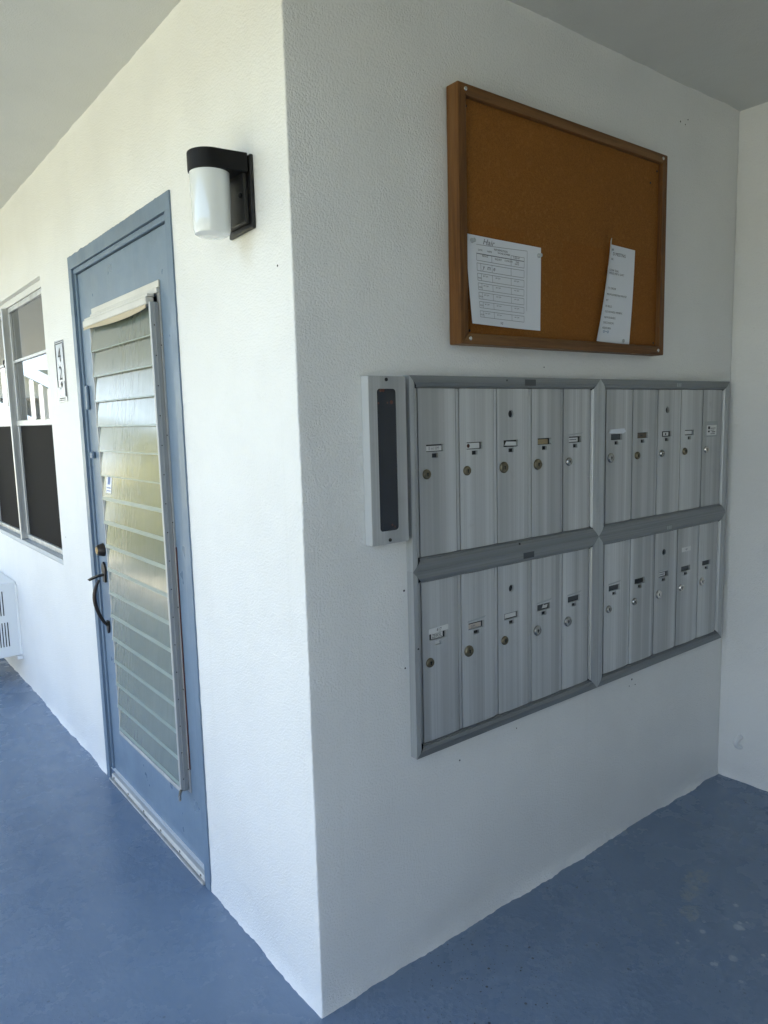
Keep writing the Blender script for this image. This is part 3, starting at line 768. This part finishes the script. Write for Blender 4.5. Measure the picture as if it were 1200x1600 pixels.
        MB().box(lx-.0012, lx+.0012, DF-.0071, DF-.0055, lz_-.005, lz_+.003).lathe((lx, DF-.0055, lz_+.002), (0, -1, 0), [(.0024, 0), (.0024, .0016)], 10).build('keyhole', 'dark', lk)
    return B
MX0, MXC, MX1 = .298, 1.0535, 1.836
MZ0, MZC, MZ1 = .570, 1.0575, 1.539
dz1_w = {'UL': .029, 'UR': .029, 'LL': .032, 'LR': .032}
bUL = bank('UL', MX0, MXC, MZC, MZ1, .3205, 1.020, 1.0885, 1.510, 'upper bank of five aluminium mailboxes next to the narrow directory case')
bUR = bank('UR', MXC, MX1, MZC, MZ1, 1.087, 1.804, 1.0885, 1.510, 'upper bank of five aluminium mailboxes nearest the end wall')
bLL = bank('LL', MX0, MXC, MZ0, MZC, .3200, 1.019, .5990, 1.0255, 'lower bank of five aluminium mailboxes nearest the corner, one name card lettered')
bLR = bank('LR', MXC, MX1, MZ0, MZC, 1.086, 1.802, .5990, 1.0255, 'lower bank of five aluminium mailboxes nearest the end wall, with chrome locks')
# little rubbed stamps and bolts on the rails
for par, x, z in ((bUR, 1.49, 1.524), (bLR, 1.45, 1.041)):
    st = MB()
    for k in range(3): st.box(x-.012+k*.010, x-.006+k*.010, -.0242, -.0238, z-.006, z+.006)
    st.build('rail_stamp', 'tape', par)
for par, x, z in ((bUL, .69, 1.080), (bUL, .64, 1.530), (bLL, .31, .86)):
    MB().lathe((x, -.0180, z), (0, -1, 0), [(.003, 0), (.0025, .0062)], 8).build('bolt', 'dark', par)
for par, x0, z0 in ((bUL, .712, 1.5115), (bLL, .705, 1.030)):
    MB().box(x0, x0+.045, -.0240, -.0236, z0+.005, z0+.022).build('tape_patch', 'slotgrey', par)

# ------------------------------------------------------------------ directory case
Q = empty('directory_case', (.22, 0, 1.14), 'narrow aluminium directory case with dark window beside the mailboxes', 'directory')
MB().box(.1712, .280, -.0285, -.0005, 1.140, 1.5355, .001).build('case', 'case_paint', Q)
QF = lambda u, v, d=0: (u, -.031+d, v)
fp = MB(); fp.plate(.1705, .2805, 1.141, 1.535, QF, [(.1945, .251, 1.172, 1.506)], .0024); fp.build('front_plate', 'alu_z', Q)
MB().box(.186, .258, -.0292, -.0287, 1.165, 1.513).build('dark_window', 'directory', Q)
# rounded corner fillets of the window cut-out
for (u, v, su, sv) in ((.1945, 1.506, 1, -1), (.251, 1.506, -1, -1), (.1945, 1.172, 1, 1), (.251, 1.172, -1, 1)):
    r_ = .008; poly = [(u, v)] + [(u + su*(r_ - r_*math.sin(t)), v + sv*(r_ - r_*math.cos(t))) for t in [math.pi/2*k/5 for k in range(6)]]
    MB().prism(poly, lambda a, b, d: (a, -.0308+d, b), 0, .0014).build('corner_fillet', 'alu_z', Q)
for z in (1.527, 1.150):
    MB().lathe((.2225, -.031, z), (0, -1, 0), [(.0045, 0), (.004, .002), (.002, .0028)], 10).build('screw', 'dark', Q)
for (u, v, r_) in ((.238, 1.475, .005), (.226, 1.474, .0025), (.207, 1.502, .004), (.214, 1.5025, .0045), (.199, 1.473, .003), (.232, 1.185, .003), (.24, 1.18, .002)):
    MB().lathe((u, -.0293, v), (0, -1, 0), [(r_, 0), (r_*.8, .0005)], 7).build('rust_flake', 'rust', Q)

# ------------------------------------------------------------------ cork board
K = empty('cork_board', (.905, 0, 1.617), 'cork notice board in a brown wooden frame above the mailboxes', 'notice board')
bx0, bx1, bz0, bz1, bt, bw = .451, 1.356, 1.617, 2.229, -.045, .027
CY = -.031
def mitred(P, nm, mat):
    MB().prism(P, lambda u, v, d: (u, d, v), -.004, bt).build(nm, mat, K, bev=.0015)
e = .0004
mitred([(bx0, bz1), (bx1, bz1), (bx1-bw, bz1-bw), (bx0+bw, bz1-bw)], 'frame_rail', 'wood_x')
mitred([(bx0, bz0), (bx1, bz0), (bx1-bw, bz0+bw), (bx0+bw, bz0+bw)], 'frame_rail', 'wood_x')
mitred([(bx0, bz0+e), (bx0+bw-e, bz0+bw+e), (bx0+bw-e, bz1-bw-e), (bx0, bz1-e)], 'frame_stile', 'wood_z')
mitred([(bx1, bz0+e), (bx1-bw+e, bz0+bw+e), (bx1-bw+e, bz1-bw-e), (bx1, bz1-e)], 'frame_stile', 'wood_z')
MB().box(bx0+.02, bx1-.02, CY, -.004, bz0+.02, bz1-.02).build('cork_sheet', 'cork', K)
for u, v in ((bx0+.026, bz1-.012), (bx1-.024, bz1-.012), (bx0+.034, bz0+.014), (bx1-.030, bz0+.014)):
    MB().lathe((u, bt, v), (0, -1, 0), [(.0055, 0), (.005, .001), (.003, .0022)], 12).build('screw', 'chrome', K, smooth=True)
for u, v in ((.49, 2.185), (1.32, 2.18), (1.285, 2.14), (.495, 1.652), (1.318, 1.655)):
    MB().lathe((u, CY, v), (0, -1, 0), [(.0035, 0), (.003, .0012)], 8).build('tack_hole', 'dark', K)

# notices: flat sheets curled by a mapping; print follows the same mapping
def sheet(name, fn, label, nu=24, nv=24):
    mb = MB(); vs = []; fs = []
    for j in range(nv+1):
        for i in range(nu+1): vs.append(fn(i/nu, j/nv, 0))
    for j in range(nv+1):
        for i in range(nu+1): vs.append(fn(i/nu, j/nv, .0003))
    o = (nu+1)*(nv+1)
    for j in range(nv):
        for i in range(nu):
            a = j*(nu+1)+i; q = (a, a+1, a+nu+2, a+nu+1); fs.append(q); fs.append(tuple(reversed([k+o for k in q])))
    mb.add(vs, fs)
    R_ = empty(name, fn(.5, 0, 0), label, 'notice')
    mb.build('paper', 'paper', R_, smooth=True)
    return R_
def p1(u, v, d):
    x = .485 + .279*u; z = 1.667 + .219*v
    lift = .0175*max(0, 1-u*1.25)**1.7*max(0, 1-v*1.35)**1.3 + .0022 + .0012*math.sin(5*u+3*v) + .004*max(0, u-.8)*max(0, .4-v)
    return (x, CY - .0006 - lift - d, z - .002*u)
P1 = sheet('form_notice', p1, 'white printed table form pinned at lower left of cork board')
form = MB(); q = lambda a, b: p1(a, b, .0010)
def fline(u0, v0, u1, v1, w=.0022):
    n = 6
    for k in range(n):
        a, b = k/n, (k+1)/n
        ua, va, ub, vb = u0+(u1-u0)*a, v0+(v1-v0)*a, u0+(u1-u0)*b, v0+(v1-v0)*b
        if abs(u1-u0) > abs(v1-v0): form.add([q(ua, va-w), q(ub, vb-w), q(ub, vb+w), q(ua, va+w)], [(0, 1, 2, 3)])
        else: form.add([q(ua-w*.8, va), q(ub-w*.8, vb), q(ub+w*.8, vb), q(ua+w*.8, va)], [(0, 1, 2, 3)])
U0, U1 = .12, .76
fline(U0, .90, .80, .93); fline(.80, .22, .80, .93)
tops = [.80, .72, .60, .50, .385, .275, .165]
fline(U0, .80, U1, .80)
rows = [(.805, .725), (.695, .61), (.580, .50), (.470, .395), (.365, .29), (.260, .19), (.155, .085)]
for i, (t_, b_) in enumerate(rows):
    fline(U0, t_, U1, t_); fline(U0, b_, U1, b_)
    for u in ((U0, .17, .32, .58, U1) if i > 0 else (U0, .32, .58, U1)): fline(u, b_, u, t_)
fline(.58, .845, U1, .845); fline(.58, .805, .58, .845); fline(U1, .805, U1, .845)
form.build('form_lines', 'ink_grey', P1)
def ptxt(s, u, v, size, par, fn, nm, mat, W_=.279, H_=.219, sq=1.0, slant=0.0, al='LEFT'):
    tx, tf = text2d(s, size, al, sq)
    MB().add([fn(u + (a+b*slant)/W_, v + b/H_, .0012) for a, b in tx], tf).build(nm, mat, par)
ptxt('INFORMATION', .44, .868, .0075, P1, p1, 'print', 'ink', al='CENTER')
for s, u, v in (('DATE', .14, .835), ('NAME', .26, .835), ('PHONE NUMBER', .40, .838), ('SERVICE', .19, .775), ('REQUEST', .36, .765), ('COMPLETE', .49, .765), ('TIME', .64, .77), ('DATE', .63, .745)):
    ptxt(s, u, v, .0062, P1, p1, 'print', 'ink')
for i, (t_, b_) in enumerate(rows[2:]):
    for u in (.19, .36, .62): ptxt('am / pm', u, t_-.03, .0058, P1, p1, 'print', 'ink')
    ptxt('MON', .125, b_+.02, .0055, P1, p1, 'print', 'ink')
ptxt('Hair', .20, .915, .020, P1, p1, 'handwriting', 'ink_grey', sq=1.2, slant=.35)
ptxt('y  m  e', .19, .635, .017, P1, p1, 'handwriting', 'ink_grey', slant=.3)
ptxt('vs', .40, .025, .014, P1, p1, 'handwriting', 'ink_grey', slant=.3)
ptxt('1:00-4', .60, .815, .010, P1, p1, 'handwriting', 'ink_grey', slant=.2)
for (u, v) in ((.06, .93), (.96, .90)):
    c = Vector(p1(u, v, .001)); MB().lathe(c, (0, -1, 0), [(.0055, 0), (.006, .002), (.0035, .004), (.003, .008), (.0055, .0095), (.0045, .0105)], 12).build('push_pin', 'tape', P1, smooth=True)

def p2(u, v, d):
    w = .150 + .032*(1-v)
    xl = 1.054 - .055*(1-v) + .004*math.sin(3*v)
    x = xl + w*u - .010*math.sin(math.pi*v)*u
    z = 1.648 + .284*v - .004*u
    c = max(0, 1-u/.20)
    y = CY - .003 - .006*math.sin(math.pi*v)*u - .015*c**1.6*(.35+.65*v)
    if v > .9: z += .014*c*(v-.9)/.1
    return (x + .010*c**2, y - d, z)
P2 = sheet('meeting_notice', p2, 'narrow white meeting agenda sheet curled along its left edge, right side of cork board')
kw = dict(W_=.165, H_=.284)
for s, u, v, sz_ in (('D MEETING', .26, .895, .0135), ('IAL', .22, .845, .009), ('COMP TRAIL', .20, .730, .0085), ('HOLD, FND & GNRT', .20, .700, .0085), ('TO ORDER', .20, .545, .0085), ('PREVIOUS MEETING MINUTES', .20, .483, .0075), ('RT', .20, .42, .0085),
                     ('RS BILLS', .20, .36, .0085), ('OLD BUSINESS: MEMBERS', .20, .305, .0075), ('NEW BUSINESS', .20, .245, .0080), ('DISCUSSION', .20, .19, .0085), ('ADJOURN', .19, .135, .0085)):
    ptxt(s, u, v, sz_, P2, p2, 'print', 'ink', **kw)
ptxt('o~o', .22, .095, .016, P2, p2, 'blue_scribble', 'ink_blue', **kw)
MB().lathe(p2(.82, .035, .001), (0, -1, 0), [(.0055, 0), (.0055, .0012), (.0045, .0016)], 14).build('push_pin', 'tape', P2)
MB().lathe(p2(.24, .95, .001), (0, -1, 0), [(.0035, 0), (.003, .0022)], 10).build('push_pin', 'tape', P2)

# ------------------------------------------------------------------ hook on the end wall
pts = []; 
for k in range(13):
    t = math.pi*k/12; pts.append((L + .004 - .026*math.sin(t), -.089 + .009*math.sin(t), .157 + .021*math.cos(t)))
tag(MB().tube(pts, [.0095]*13, 10).build('wall_hook', 'white_sm', smooth=True), 'small white painted loop hook low on the end wall', 'hook')

# ------------------------------------------------------------------ across the courtyard (building, stair and shrub seen mirrored in the glass)
Fa = empty('bounce_annex', (-10, 3, -.12), 'unseen low white annex added to bounce sunlight onto the walls', 'building')  # out of view, added to throw sunlit bounce onto the walls
MB().box(-14, -10, -14, 15, -.14, 3.0).build('wall', 'wall_far', Fa)
MB().box(-14.3, -9.6, -14.3, 15.3, 3.01, 3.2).build('roof', 'concrete', Fa)
for k in range(6): MB().box(-9.999, -9.95, -12+k*4.4, -10.6+k*4.4, .9, 2.2).build('window', 'glass', Fa)
Bd = empty('courtyard_building', (-12, 24, -.12), 'white building with columns mirrored in the window panes', 'building')
MB().box(-22, -2.2, 22, 28, -.14, 6.4).build('wall', 'wall_far', Bd)
MB().box(-22.5, -1.9, 20.2, 28.4, 6.41, 6.7).build('roof', 'concrete', Bd)
MB().box(-22, -2.2, 20.4, 21.99, 3.0, 3.25).build('balcony', 'pale_blue', Bd)
for k in range(9): MB().box(-2.9-k*2.3, -2.65-k*2.3, 20.4, 20.65, -.14, 2.99).build('column', 'wall_far', Bd)
for k in range(8): MB().box(-4.6-k*2.3, -3.5-k*2.3, 21.93, 21.999, .9, 2.3).build('window', 'glass', Bd)
St = empty('courtyard_stair', (-3.5, 18, -.12), 'white balustraded stair mirrored in the window panes', 'stairs')
SX = lambda x: 3.05 - (-3.2 - x)*.55
for z_, nm in ((0, 'handrail'), (-1.25, 'stringer')):
    hgt = .30 if z_ == 0 else .45
    MB().prism([(-6.2, SX(-6.2)+z_), (-2.4, SX(-2.4)+z_), (-2.4, SX(-2.4)+z_-hgt), (-6.2, SX(-6.2)+z_-hgt)], lambda u, v, d: (u, 18+d, v), 0, .12).build(nm, 'pale_blue', St)
for k in range(19):
    x = -6.1 + k*.20
    MB().box(x, x+.075, 18.02, 18.10, SX(x)-1.24, SX(x)-.29).build('baluster', 'wall_far', St)
Sh = empty('courtyard_shrub', (-3.6, 9.6, -.12), 'yellow green shrub mirrored in the door louvres', 'shrub')
lf = MB()
for k in range(5200):
    a = rnd.random()*math.tau; h = rnd.random(); rr = (.35 + .65*math.sin(math.pi*min(1, h*.9+.1)))*(.55+.45*rnd.random())*.95
    c = Vector((-3.6 + math.cos(a)*rr, 9.6 + math.sin(a)*rr, .1 + 1.95*h)); d1 = Vector((rnd.uniform(-1, 1), rnd.uniform(-1, 1), rnd.uniform(-.6, .6))).normalized(); d2 = d1.orthogonal().normalized()
    s_ = .05 + .06*rnd.random()
    lf.add([c - d1*s_, c + d2*s_*.4, c + d1*s_, c - d2*s_*.4], [(0, 1, 2, 3)])
lf.build('crown', 'leaf', Sh)
MB().tube([(-3.6, 9.6, -.14), (-3.58, 9.62, .8), (-3.62, 9.6, 1.4)], [.06, .045, .02], 8).build('trunk', 'bark', Sh)
